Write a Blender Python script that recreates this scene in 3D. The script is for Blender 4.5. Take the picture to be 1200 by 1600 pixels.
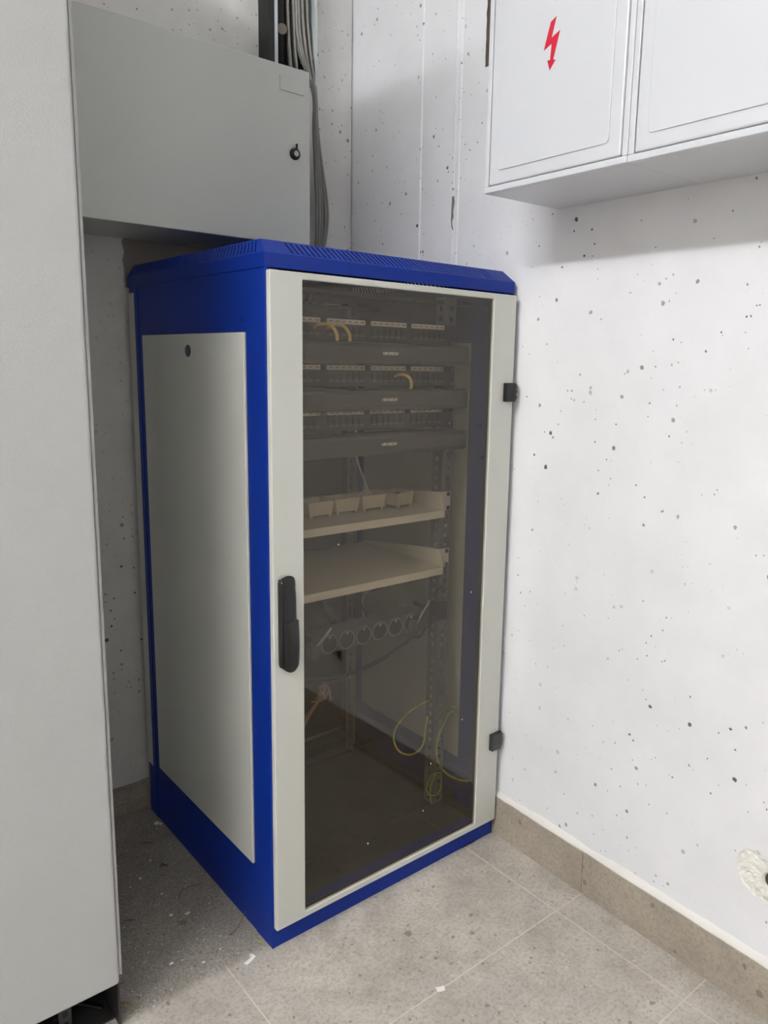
import bpy, bmesh, math, random
from mathutils import Vector, Matrix, noise
from mathutils.geometry import tessellate_polygon
random.seed(7)
S = bpy.context.scene
for o in list(bpy.data.objects): bpy.data.objects.remove(o)

# ------------------------------------------------------------------ camera
cam = bpy.data.cameras.new('camera'); camo = bpy.data.objects.new('camera', cam)
S.collection.objects.link(camo); S.camera = camo
Rv = Vector((0.75918722, -0.65047577, 0.0227167)); Uv = Vector((0.09748915, 0.14815173, 0.98414782)); Fv = Vector((0.64352983, 0.74493781, -0.17588923))
M = Matrix.Identity(4)
for i in range(3):
    M[i][0] = Rv[i]; M[i][1] = Uv[i]; M[i][2] = -Fv[i]
M[0][3], M[1][3], M[2][3] = -0.6517, -1.1667, 1.1195
camo.matrix_world = M
cam.sensor_fit = 'VERTICAL'; cam.sensor_height = 36; cam.lens = 1203.6 * 36 / 1600
cam.shift_x = -60.8 / 1600; cam.shift_y = -18.2 / 1600
cam.clip_start = .05

# ------------------------------------------------------------------ world, lights, exposure
W = bpy.data.worlds.new('world'); S.world = W; W.use_nodes = True
W.node_tree.nodes['Background'].inputs[0].default_value = (.9, .95, 1, 1)
W.node_tree.nodes['Background'].inputs[1].default_value = .02
def tube(name, x, y, z, lx, ly, power, col=(.975, .985, 1)):
    l = bpy.data.lights.new(name, 'AREA'); l.shape = 'RECTANGLE'; l.size = lx; l.size_y = ly; l.energy = power; l.color = col
    o = bpy.data.objects.new(name, l); S.collection.objects.link(o); o.location = (x, y, z); return o
tube('tube_and_fill_light', -2.3, -.85, 2.80, .14, 1.5, 23)
tube('tube_and_fill_light', -2.25, -.75, 2.80, .12, 1.6, 31).rotation_euler = (0, -math.pi / 2, 0)  # extra emitter facing the right wall, added to brighten its upper part
tube('tube_and_fill_light', -2.3, -3.3, 2.80, .14, 1.5, 8)  # unseen second tube, added to light the front faces
# upward emitters added at the tubes: ceiling bounce lifts the ambient light
for yy, pw in ((-.85, 76), (-3.3, 36)):
    tube('tube_and_fill_light', -2.3, yy, 2.76, .30, 1.5, pw).rotation_euler = (math.pi, 0, 0)
S.view_settings.view_transform = 'Standard'; S.view_settings.look = 'None'
S.view_settings.exposure = 0.0; S.view_settings.gamma = 1; S.view_settings.use_curve_mapping = False

# ------------------------------------------------------------------ materials
def srgb(r, g, b):
    f = lambda c: c / 12.92 if c <= .04045 else ((c + .055) / 1.055) ** 2.4
    return (f(r / 255), f(g / 255), f(b / 255), 1)
class NT:
    def __init__(s, name):
        s.m = bpy.data.materials.new(name); s.m.use_nodes = True; s.t = s.m.node_tree
        s.b = s.t.nodes['Principled BSDF']; s.out = s.t.nodes['Material Output']
    def n(s, typ, **kw):
        x = s.t.nodes.new(typ)
        for k, v in kw.items():
            if hasattr(x, k): setattr(x, k, v)
            else: x.inputs[k.replace('_', ' ')].default_value = v
        return x
    def L(s, a, b): s.t.links.new(a, b)
    def math(s, op, a, b=None, c=None, clamp=False):
        x = s.t.nodes.new('ShaderNodeMath'); x.operation = op; x.use_clamp = clamp
        for i, v in enumerate((a, b, c)):
            if v is None: continue
            if isinstance(v, (int, float)): x.inputs[i].default_value = v
            else: s.L(v, x.inputs[i])
        return x.outputs[0]
    def ramp(s, v, a, b, lo=0., hi=1.):
        x = s.t.nodes.new('ShaderNodeMapRange'); s.L(v, x.inputs[0])
        x.inputs[1].default_value = a; x.inputs[2].default_value = b; x.inputs[3].default_value = lo; x.inputs[4].default_value = hi
        return x.outputs[0]
    def mix(s, f, a, b):
        x = s.t.nodes.new('ShaderNodeMix'); x.data_type = 'RGBA'
        if isinstance(f, (int, float)): x.inputs[0].default_value = f
        else: s.L(f, x.inputs[0])
        for i, v in ((6, a), (7, b)):
            if isinstance(v, tuple): x.inputs[i].default_value = v
            else: s.L(v, x.inputs[i])
        return x.outputs[2]
    def coord(s): return s.t.nodes.new('ShaderNodeTexCoord').outputs['Object']
    def noise(s, co, scale, detail=3, rough=.5):
        x = s.t.nodes.new('ShaderNodeTexNoise'); s.L(co, x.inputs['Vector'])
        x.inputs['Scale'].default_value = scale; x.inputs['Detail'].default_value = detail; x.inputs['Roughness'].default_value = rough
        return x.outputs[0]
    def bump(s, h, strength, dist):
        x = s.t.nodes.new('ShaderNodeBump'); s.L(h, x.inputs['Height']); x.inputs['Strength'].default_value = strength; x.inputs['Distance'].default_value = dist
        s.L(x.outputs[0], s.b.inputs['Normal'])
def spots(nt, co, scale, thr, k):
    """pits: voronoi cells, only the few whose random value passes thr carry a pit"""
    v = nt.t.nodes.new('ShaderNodeTexVoronoi'); nt.L(co, v.inputs['Vector']); v.inputs['Scale'].default_value = scale
    sp = nt.t.nodes.new('ShaderNodeSeparateColor'); nt.L(v.outputs['Color'], sp.inputs[0])
    r = nt.math('MULTIPLY', nt.math('SUBTRACT', sp.outputs[0], thr), k)
    e = nt.math('SUBTRACT', r, v.outputs['Distance'])
    return nt.ramp(e, 0, .03)
def warp(nt, co, scale, amt):
    n = nt.t.nodes.new('ShaderNodeTexNoise'); nt.L(co, n.inputs['Vector']); n.inputs['Scale'].default_value = scale
    a = nt.t.nodes.new('ShaderNodeVectorMath'); a.operation = 'MULTIPLY_ADD'
    nt.L(n.outputs['Color'], a.inputs[0]); a.inputs[1].default_value = (amt,) * 3; nt.L(co, a.inputs[2])
    return a.outputs[0]
def plain(name, col, rough=.5, metal=0., fine=0., fscale=900, var=.03, spec=.5):
    t = NT(name); co = t.coord()
    n = t.noise(co, 6, 4)
    d = tuple(c * (1 - var) for c in col[:3]) + (1,); u = tuple(min(1, c * (1 + var)) for c in col[:3]) + (1,)
    t.L(t.mix(n, d, u), t.b.inputs['Base Color'])
    t.b.inputs['Roughness'].default_value = rough; t.b.inputs['Metallic'].default_value = metal
    t.b.inputs['Specular IOR Level'].default_value = spec
    if fine: t.bump(t.noise(co, fscale, 2), fine, .0006)
    return t.m
def wallmat(name, base, density=.80, dirt=0., unpaint=False):
    t = NT(name); co = t.coord(); w = warp(t, co, 160, .004)
    big = spots(t, w, 42, .73 - (density - .8), .80)
    small = spots(t, w, 100, .74 - (density - .8), 1.15)
    pits = t.math('MAXIMUM', big, small)
    clus = t.ramp(t.noise(co, 3.6, 3), .42, .60, .25, 1)
    pits = t.math('MULTIPLY', pits, clus)
    b2 = tuple(c * .93 for c in base[:3]) + (1,)
    bc = t.mix(t.ramp(t.noise(co, 5, 5, .6), .35, .65), b2, base)
    if dirt: bc = t.mix(t.ramp(t.noise(co, 2.3, 5, .7), .45, .7, 0, dirt), bc, srgb(170, 166, 158))
    hgt = t.math('ADD', t.math('MULTIPLY', pits, -1.), t.math('MULTIPLY', t.noise(co, 60, 5, .7), .25))
    if unpaint:
        sx = t.t.nodes.new('ShaderNodeSeparateXYZ'); t.L(warp(t, co, 28, .03), sx.inputs[0])
        mx = t.ramp(sx.outputs[0], .017, .021); mz = t.ramp(sx.outputs[2], 1.285, 1.290); mu = t.ramp(sx.outputs[2], 1.42, 1.425, 1, 0)
        mk = t.math('MULTIPLY', t.math('MULTIPLY', mx, mz), mu)
        bc = t.mix(mk, bc, srgb(142, 134, 124))
    pc = t.mix(t.noise(co, 300, 2), srgb(60, 57, 53), srgb(128, 122, 114))
    t.L(t.mix(pits, bc, pc), t.b.inputs['Base Color'])
    t.b.inputs['Roughness'].default_value = .72
    t.bump(hgt, .35, .003)
    return t.m
def tilemat(name, base, grout=True):
    t = NT(name); co = t.coord()
    a = t.ramp(t.noise(co, 4.5, 6, .65), .32, .68)
    c = t.mix(a, tuple(x * .74 for x in base[:3]) + (1,), tuple(min(1, x * 1.14) for x in base[:3]) + (1,))
    g = t.ramp(t.noise(co, 130, 5, .8), .47, .66)
    c = t.mix(t.math('MULTIPLY', g, .55), c, srgb(118, 106, 94))
    w = warp(t, co, 120, .008)
    m2 = t.ramp(t.noise(co, 13, 5, .75), .46, .66)
    c = t.mix(t.math('MULTIPLY', m2, .36), c, srgb(138, 126, 112))
    dk = t.math('MULTIPLY', t.math('MAXIMUM', spots(t, w, 30, .80, 1.3), spots(t, w, 85, .80, 1.5)), .55)
    lt = t.math('MULTIPLY', spots(t, w, 61, .80, 1.6), .45)
    c = t.mix(dk, c, srgb(96, 86, 76)); c = t.mix(lt, c, srgb(205, 198, 186))
    hgt = t.noise(co, 90, 4)
    if grout:
        s = t.t.nodes.new('ShaderNodeSeparateXYZ'); t.L(co, s.inputs[0])
        def line(v, off, per, wd):
            f = t.math('FRACT', t.math('DIVIDE', t.math('SUBTRACT', v, off), per))
            d = t.math('MULTIPLY', t.math('MINIMUM', f, t.math('SUBTRACT', 1., f)), per)
            return t.ramp(d, wd * .6, wd, 1, 0)
        gl = t.math('MAXIMUM', line(s.outputs[0], -.0895 - .6, .6, .0019), line(s.outputs[1], .0095 - .588 * 3, .2955, .0019))
        gn = t.math('MULTIPLY', gl, t.ramp(t.noise(co, 14, 3), .25, .5, .3, .8))
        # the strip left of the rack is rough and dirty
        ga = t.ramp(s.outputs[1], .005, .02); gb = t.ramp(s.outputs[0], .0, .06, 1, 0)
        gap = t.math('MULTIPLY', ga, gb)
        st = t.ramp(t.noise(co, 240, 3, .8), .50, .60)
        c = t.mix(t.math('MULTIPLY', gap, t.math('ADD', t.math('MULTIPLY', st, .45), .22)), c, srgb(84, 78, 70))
        c = t.mix(t.math('MULTIPLY', gn, t.math('SUBTRACT', 1., gap)), c, srgb(206, 199, 188))
        hgt = t.math('SUBTRACT', t.math('MULTIPLY', hgt, .3), t.math('MULTIPLY', gl, .5))
    t.L(c, t.b.inputs['Base Color']); t.b.inputs['Roughness'].default_value = .62
    t.bump(hgt, .25, .002)
    return t.m
def glassmat():
    t = NT('tinted_glass'); nt = t.t
    nt.nodes.remove(t.b)
    tr = t.n('ShaderNodeBsdfTransparent'); tr.inputs[0].default_value = (.775, .75, .70, 1)
    gl = t.n('ShaderNodeBsdfGlossy'); gl.inputs['Roughness'].default_value = .0; gl.inputs[0].default_value = (1, .95, .88, 1)
    ge = t.n('ShaderNodeNewGeometry'); ior = t.ramp(ge.outputs['Backfacing'], 0, 1, 1.5, 1 / 1.5)
    fr = t.n('ShaderNodeFresnel'); t.L(ior, fr.inputs[0])
    mx = t.n('ShaderNodeMixShader'); t.L(fr.outputs[0], mx.inputs[0]); t.L(tr.outputs[0], mx.inputs[1]); t.L(gl.outputs[0], mx.inputs[2])
    t.L(mx.outputs[0], t.out.inputs[0])
    return t.m
def greenyellow():
    t = NT('green_yellow_wire'); co = t.coord()
    t.L(t.mix(t.ramp(t.noise(co, 60, 1), .45, .5), srgb(196, 186, 62), srgb(150, 170, 60)), t.b.inputs['Base Color'])
    t.b.inputs['Roughness'].default_value = .45
    return t.m
MT = dict(
    wall=wallmat('painted_concrete', srgb(236, 235, 238), .80),
    wallb=wallmat('painted_concrete_back', srgb(228, 226, 224), .84, .35, True),
    plaster=plain('broken_plaster', srgb(226, 223, 216), .95, fine=1., fscale=110, var=.22),
    bead=plain('rough_plaster_bead', srgb(229, 226, 222), .9, fine=1., fscale=160, var=.08),
    dirtycut=plain('bare_concrete_cut', srgb(128, 120, 108), .95, fine=1., fscale=200, var=.3),
    hole=plain('dusty_hole', srgb(120, 106, 88), .95, fine=1., fscale=200, var=.2),
    ceil=plain('ceiling_white', srgb(225, 225, 222), .8),
    tile=tilemat('stone_tile', srgb(188, 181, 172)),
    skirt=tilemat('skirting_tile', srgb(168, 157, 144), False),
    blue=plain('blue_powder_coat', srgb(0, 40, 133), .45, fine=.25, fscale=700, var=.05, spec=.3),
    grey=plain('light_grey_powder_coat', srgb(196, 196, 189), .42, fine=.35, fscale=800, var=.015),
    tallg=plain('light_grey_textured_coat', srgb(176, 176, 175), .5, fine=1.0, fscale=420, var=.015),
    boxg=plain('mid_grey_coat', srgb(190, 192, 187), .45, fine=.35, fscale=800, var=.015),
    white=plain('white_enamel', srgb(207, 208, 213), .35, fine=.15, fscale=300, var=.01),
    black=plain('black_plastic', srgb(15, 15, 16), .38, fine=.2, fscale=900, var=.1),
    dgrey=plain('dark_grey_plastic', srgb(72, 68, 67), .5, var=.06),
    panel=plain('black_steel_and_shade', srgb(44, 42, 42), .45, var=.06),  # black steel parts; also stands for shade in the rack and under the cabinet
    port=plain('port_black', srgb(12, 12, 12), .5),
    zinc=plain('zinc_steel', srgb(170, 172, 172), .35, .85, fine=.2, var=.06),
    zincd=plain('dark_zinc_steel', srgb(78, 80, 82), .4, .7, var=.1),
    galv=plain('galvanised_sheet', srgb(196, 202, 204), .4, .1, var=.04),
    rail=plain('mounting_rail_steel', srgb(128, 126, 120), .45, .4, var=.06),
    chrome=plain('chrome', srgb(205, 205, 205), .15, 1.),
    cream=plain('cream_plastic', srgb(238, 226, 206), .5, var=.02),
    shelf=plain('cream_grey_steel', srgb(240, 234, 222), .45, var=.02),
    label=plain('label_paper', srgb(244, 236, 224), .7, var=.05),
    ink=plain('grey_ink', srgb(120, 112, 104), .8),
    logo=plain('logo_print', srgb(240, 236, 230), .6),
    cable=plain('grey_cable_sheath', srgb(142, 140, 134), .5, var=.05),
    ycab=plain('yellow_patch_cable', srgb(240, 205, 115), .45),
    gy=greenyellow(), copper=plain('bare_copper', srgb(170, 132, 108), .5, .2),
    red=plain('red_sign_vinyl', srgb(200, 24, 52), .45),
    paper=plain('paper', srgb(232, 232, 226), .8), twig=plain('dry_twig', srgb(112, 84, 54), .9), grass=plain('dry_straw', srgb(150, 142, 96), .9),
    crumb=plain('plaster_crumb', srgb(222, 216, 204), .95), glass=glassmat(),
    tan=plain('brown_plug', srgb(122, 112, 98), .7),
)

# ------------------------------------------------------------------ helpers
def mkobj(name, bm, mats, parent=None, bevel=0., smooth=False, seg=2):
    me = bpy.data.meshes.new(name)
    bmesh.ops.recalc_face_normals(bm, faces=bm.faces[:])
    bm.to_mesh(me); bm.free()
    o = bpy.data.objects.new(name, me); S.collection.objects.link(o)
    for m in (mats if isinstance(mats, (list, tuple)) else [mats]): me.materials.append(MT[m])
    if smooth:
        for p in me.polygons: p.use_smooth = True
    if bevel:
        b = o.modifiers.new('bevel', 'BEVEL'); b.width = bevel; b.segments = seg; b.limit_method = 'ANGLE'; b.angle_limit = math.radians(40)
    if parent: o.parent = parent
    return o
def tag(o, label=None, cat=None, group=None, kind=None):
    if label: o['label'] = label
    if cat: o['category'] = cat
    if group: o['group'] = group
    if kind: o['kind'] = kind
    return o
def empty(name, loc=(0, 0, 0), rz=0):
    o = bpy.data.objects.new(name, None); o.empty_display_size = .05; S.collection.objects.link(o)
    o.location = loc; o.rotation_euler = (0, 0, rz); return o
def B(bm, x0, x1, y0, y1, z0, z1, mi=0, rot=None):
    vs = [Vector((x, y, z)) for x in (x0, x1) for y in (y0, y1) for z in (z0, z1)]
    if rot is not None: vs = [rot @ v for v in vs]
    v = [bm.verts.new(p) for p in vs]
    for q in ((0, 1, 3, 2), (4, 6, 7, 5), (0, 4, 5, 1), (2, 3, 7, 6), (0, 2, 6, 4), (1, 5, 7, 3)):
        bm.faces.new([v[i] for i in q]).material_index = mi
def cyl(bm, c, axis, r, h, n=20, mi=0, r2=None):
    """solid cylinder from c along axis ('x','y','z' or a vector) of length h"""
    ax = {'x': Vector((1, 0, 0)), 'y': Vector((0, 1, 0)), 'z': Vector((0, 0, 1))}.get(axis, None) if isinstance(axis, str) else Vector(axis).normalized()
    a = ax.orthogonal().normalized(); b = ax.cross(a); c = Vector(c); r2 = r if r2 is None else r2
    A = [bm.verts.new(c + (a * math.cos(t) + b * math.sin(t)) * r) for t in [2 * math.pi * i / n for i in range(n)]]
    D = [bm.verts.new(c + ax * h + (a * math.cos(t) + b * math.sin(t)) * r2) for t in [2 * math.pi * i / n for i in range(n)]]
    for i in range(n): bm.faces.new((A[i], A[(i + 1) % n], D[(i + 1) % n], D[i])).material_index = mi
    bm.faces.new(A[::-1]).material_index = mi; bm.faces.new(D).material_index = mi
def prism(bm, poly, axis, a, b, mi=0):
    """extrude a 2D polygon; axis is the extrusion axis, poly in the other two (cyclic order x,y,z)"""
    def P(u, v, w):
        return {'x': (w, u, v), 'y': (u, w, v), 'z': (u, v, w)}[axis]
    A = [bm.verts.new(P(u, v, a)) for u, v in poly]; D = [bm.verts.new(P(u, v, b)) for u, v in poly]
    n = len(poly)
    for i in range(n): bm.faces.new((A[i], A[(i + 1) % n], D[(i + 1) % n], D[i])).material_index = mi
    if n <= 8 or n > 20:
        for f in (A[::-1], D): bm.faces.new(f).material_index = mi
    else:
        for tri in tessellate_polygon([[Vector((u, v, 0)) for u, v in poly]]):
            bm.faces.new([A[i] for i in tri]).material_index = mi; bm.faces.new([D[i] for i in tri][::-1]).material_index = mi
def smoothpath(pts, k=8):
    pts = [Vector(p) for p in pts]; out = []
    P = [pts[0]] + pts + [pts[-1]]
    for i in range(1, len(P) - 2):
        for j in range(k):
            t = j / k; a, b, c, d = P[i - 1], P[i], P[i + 1], P[i + 2]
            out.append(.5 * ((2 * b) + (c - a) * t + (2 * a - 5 * b + 4 * c - d) * t * t + (3 * b - a - 3 * c + d) * t ** 3))
    out.append(pts[-1]); return out
def tubem(bm, pts, r, n=8, k=8, mi=0):
    pts = smoothpath(pts, k); rings = []; up = None
    for i, p in enumerate(pts):
        d = (pts[min(i + 1, len(pts) - 1)] - pts[max(i - 1, 0)]).normalized()
        if up is None: up = d.orthogonal().normalized()
        up = (up - d * up.dot(d)).normalized(); s = d.cross(up)
        rr = r(i / (len(pts) - 1)) if callable(r) else r
        rings.append([bm.verts.new(p + (up * math.cos(t) + s * math.sin(t)) * rr) for t in [2 * math.pi * j / n for j in range(n)]])
    for A, D in zip(rings, rings[1:]):
        for i in range(n): bm.faces.new((A[i], A[(i + 1) % n], D[(i + 1) % n], D[i])).material_index = mi
    bm.faces.new(rings[0][::-1]).material_index = mi; bm.faces.new(rings[-1]).material_index = mi
def BM(): return bmesh.new()
def boxobj(name, args, mat, parent=None, bevel=0.):
    bm = BM(); B(bm, *args); return mkobj(name, bm, mat, parent, bevel)
def copyobj(o, parent=None, loc=None):
    c = o.copy(); S.collection.objects.link(c)
    if parent: c.parent = parent
    if loc is not None: c.location = loc
    return c
def copy_tree(o, parent=None):
    c = copyobj(o, parent)
    for ch in [x for x in bpy.data.objects if x.parent == o]: copy_tree(ch, c)
    return c
WA = math.atan(.03)
def onwall(o):                                  # frame of the right wall (local x into the wall, local y along it)
    o.location = (.612, 0, 0); o.rotation_euler = (0, 0, -WA); return o

# ------------------------------------------------------------------ setting
XL, YF, ZC = -3.3, -4.2, 2.9
bm = BM(); B(bm, XL - .1, .85, YF - .1, .8, -.1, 0); tag(mkobj('floor', bm, 'tile'), kind='structure')
bm = BM(); B(bm, XL - .1, .85, YF - .1, .8, ZC, ZC + .1); tag(mkobj('ceiling', bm, 'ceil'), kind='structure')
bm = BM(); B(bm, XL - .1, XL, YF - .1, .8, 0, ZC); tag(mkobj('wall_left', bm, 'ceil'), kind='structure')
bm = BM(); B(bm, XL, .75, YF - .1, YF, 0, ZC); tag(mkobj('wall_front', bm, 'ceil'), kind='structure')
bm = BM(); B(bm, XL, .628, .643, .76, 0, ZC)
tag(mkobj('wall_back', bm, 'wallb'), kind='structure')

# right wall: a slab whose face carries a drilled hole with chipped plaster and a chased slot
HY, HZ = -.667, .248
def rightwall():
    bm = BM(); ys = [-4.3, HY - .12, HY + .12, .098, .140, .655]; zs = [0, HZ - .12, HZ + .12, 1.735, 1.925, ZC]
    def quad(p, mi=0):
        bm.faces.new([bm.verts.new(q) for q in p]).material_index = mi
    for i in range(5):
        for j in range(5):
            y0, y1, z0, z1 = ys[i], ys[i + 1], zs[j], zs[j + 1]
            if (i, j) == (1, 1):                                   # drilled hole
                n = 72; rings = []
                def chip(t):
                    # ragged oval lobe reaching up and towards the corner
                    lobe = .042 * max(0, math.cos(t - .45)) ** 1.5 + .016 * max(0, math.cos(t + 1.1)) ** 2
                    return .024 + lobe + .006 * noise.noise(Vector((math.cos(t) * 3, math.sin(t) * 3, 3))) + .0022 * noise.noise(Vector((math.cos(t) * 14, math.sin(t) * 14, 1)))
                spec = [('sq', 0), ('chip', 1.0), ('chipin', .96), ('chipin', .88), ('chipin', .80), ('chipin', .72), ('chipin', .64), ('chipin', .56), ('chipin', .48), ('r', .0195), ('r2', .0165), ('deep', .0165), ('deep2', .016)]
                for kind, a in spec:
                    ring = []
                    for m in range(n):
                        t = 2 * math.pi * m / n + .001; c, s = math.cos(t), math.sin(t)
                        R = chip(t); d = 0
                        if kind == 'sq': k = .12 / max(abs(c), abs(s)); rr = k
                        elif kind == 'chip': rr = R
                        elif kind == 'chipin':
                            rr = max(R * a, .0200 + .004 * a); P3 = Vector((c * rr, s * rr, 0)); d = .0040 + .0055 * noise.noise(P3 * 80) + .0035 * noise.noise(P3 * 230)
                        elif kind == 'r': rr = a; d = .006
                        elif kind == 'r2': rr = a + .001 * noise.noise(Vector((c * 4, s * 4, 8))); d = .012
                        elif kind == 'deep': rr = a; d = .05
                        else: rr = a * .9; d = .07
                        ring.append(bm.verts.new((max(d, 0), HY + c * rr, HZ + s * rr)))
                    rings.append(ring)
                # snap square corners
                for m, v in enumerate(rings[0]):
                    t = 2 * math.pi * m / n
                mats = [0] + [1] * 9 + [2] * 4
                for q in range(len(rings) - 1):
                    for m in range(n):
                        bm.faces.new((rings[q][m], rings[q][(m + 1) % n], rings[q + 1][(m + 1) % n], rings[q + 1][m])).material_index = mats[q]
                bm.faces.new(rings[-1]).material_index = 2
                # fill the four tiny corner slivers
                for cy in (-1, 1):
                    for cz in (-1, 1):
                        near = sorted(rings[0], key=lambda v: (v.co - Vector((0, HY + cy * .12, HZ + cz * .12))).length)[:2]
                        bm.faces.new((near[0], near[1], bm.verts.new((0, HY + cy * .12, HZ + cz * .12))))
            elif (i, j) == (3, 3):                                 # chased slot, ragged on both sides
                N = 26; L = []; Rr = []
                for m in range(N + 1):
                    z = 1.752 + (1.905 - 1.752) * m / N; f = m / N
                    wn = noise.noise(Vector((z * 60, 0, 2))) * .0022; wm = noise.noise(Vector((z * 45, 4, 2))) * .0016
                    top = max(0, (f - .82) / .18)
                    L.append((.1275 + wn * (.3 + f) - .003 * top, z)); Rr.append((.1135 + wm * .3 + .004 * top, z))
                y0c, y1c = ys[3], ys[4]
                for m in range(N):
                    (a, z), (b, z2) = L[m], L[m + 1]; (c, _), (d, _) = Rr[m], Rr[m + 1]
                    quad([(0, y1c, z), (0, a, z), (0, b, z2), (0, y1c, z2)]); quad([(0, c, z), (0, y0c, z), (0, y0c, z2), (0, d, z2)])
                    quad([(0, a, z), (.014, a - .001, z), (.014, b - .001, z2), (0, b, z2)], 3); quad([(0, c, z), (.014, c + .001, z), (.014, d + .001, z2), (0, d, z2)], 3)
                    quad([(.014, a - .001, z), (.014, c + .001, z), (.014, d + .001, z2), (.014, b - .001, z2)], 3)
                quad([(0, y0c, 1.735), (0, y1c, 1.735), (0, y1c, 1.752), (0, y0c, 1.752)]); quad([(0, y0c, 1.905), (0, y1c, 1.905), (0, y1c, 1.925), (0, y0c, 1.925)])
                quad([(0, L[0][0], 1.752), (0, Rr[0][0], 1.752), (.014, Rr[0][0], 1.752), (.014, L[0][0], 1.752)], 3)
                quad([(0, L[-1][0], 1.905), (0, Rr[-1][0], 1.905), (.014, Rr[-1][0], 1.905), (.014, L[-1][0], 1.905)], 3)
            else:
                quad([(0, y0, z0), (0, y1, z0), (0, y1, z1), (0, y0, z1)])
    # back and rim so that the wall has thickness
    y0, y1 = ys[0], ys[-1]
    quad([(.12, y0, 0), (.12, y1, 0), (.12, y1, ZC), (.12, y0, ZC)]); quad([(0, y0, 0), (.12, y0, 0), (.12, y0, ZC), (0, y0, ZC)])
    quad([(0, y1, 0), (.12, y1, 0), (.12, y1, ZC), (0, y1, ZC)])
    bmesh.ops.remove_doubles(bm, verts=bm.verts[:], dist=1e-5)
    # formwork seams standing slightly proud of the concrete
    def ridge(yc, w, h, z0, z1, seed, rough, mi=0):
        N = int((z1 - z0) / .012); prev = None
        for m in range(N + 1):
            z = z0 + (z1 - z0) * m / N; j = noise.noise(Vector((z * 40, seed, 0))); j2 = noise.noise(Vector((z * 90, seed, 7)))
            a = yc - w * (1 + rough * j); b = yc + w * (1 + rough * j2); hh = h * (1 + rough * j2)
            cur = [bm.verts.new(p) for p in ((0, a, z), (-hh, yc - w * .3 + rough * w * .4 * j, z), (-hh, yc + w * .3, z), (0, b, z))]
            if prev:
                for q in range(3): bm.faces.new((prev[q], prev[q + 1], cur[q + 1], cur[q])).material_index = mi
            prev = cur
    ridge(.345, .0035, .0022, 1.25, ZC, 1, .1, 0); ridge(.205, .0035, .002, 1.25, ZC, 2, .15, 0)
    ridge(.222, .004, .0016, 1.25, ZC, 3, 1.1, 0); ridge(.222, .004, .002, 1.425, 1.50, 4, 1.3, 3)
    o = mkobj('wall_right', bm, ['wall', 'plaster', 'hole', 'dirtycut']); onwall(o); return tag(o, kind='structure')
rightwall()

# skirting of the right wall: tiles with a joint, rough plaster bead on top
bm = BM()
for y0, y1 in ((-4.1, -.8735), (-.872, -.2755), (-.274, .326), (.3275, .63)):
    B(bm, -.009, .001, y0, y1, 0, .0965)
tag(onwall(mkobj('baseboard_right', bm, 'skirt', bevel=.0008)), kind='structure')
bm = BM(); N = 260; prev = None
for m in range(N + 1):
    y = -4.0 + (4.62) * m / N; j = noise.noise(Vector((y * 9, 0, 0))) + .5 * noise.noise(Vector((y * 40, 3, 0)))
    w = .0075 + .003 * j; h = .108 + .006 * j
    cur = [bm.verts.new(p) for p in ((.001, y, h + .004), (-.003, y, h), (-w, y, .0985 + .002 * j), (-w, y, .0955), (.001, y, .0955))]
    if prev:
        for q in range(4): bm.faces.new((prev[q], prev[q + 1], cur[q + 1], cur[q]))
    prev = cur
tag(onwall(mkobj('trim_1', bm, 'bead', smooth=True)), kind='structure')
# low skirting strip behind, left of the rack
bm = BM(); N = 60; prev = None
for m in range(N + 1):
    x = -1.6 + 2.2 * m / N; j = noise.noise(Vector((x * 12, 5, 0)))
    cur = [bm.verts.new(p) for p in ((x, .645, .066 + .004 * j), (x, .632, .062 + .004 * j), (x, .628, .036), (x, .624, .030), (x, .623, 0), (x, .645, 0))]
    if prev:
        for q in range(5): bm.faces.new((prev[q], prev[q + 1], cur[q + 1], cur[q]))
    prev = cur
tag(mkobj('baseboard_back', bm, 'skirt'), kind='structure')

# ------------------------------------------------------------------ server rack
D, ZL, ZCH, ZT = .603, 1.269, 1.292, 1.316
rack = empty('server_rack', (0, 0, 0))
tag(rack, 'tall blue and light grey network rack cabinet with tinted glass door, standing in the corner', 'rack')
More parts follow.
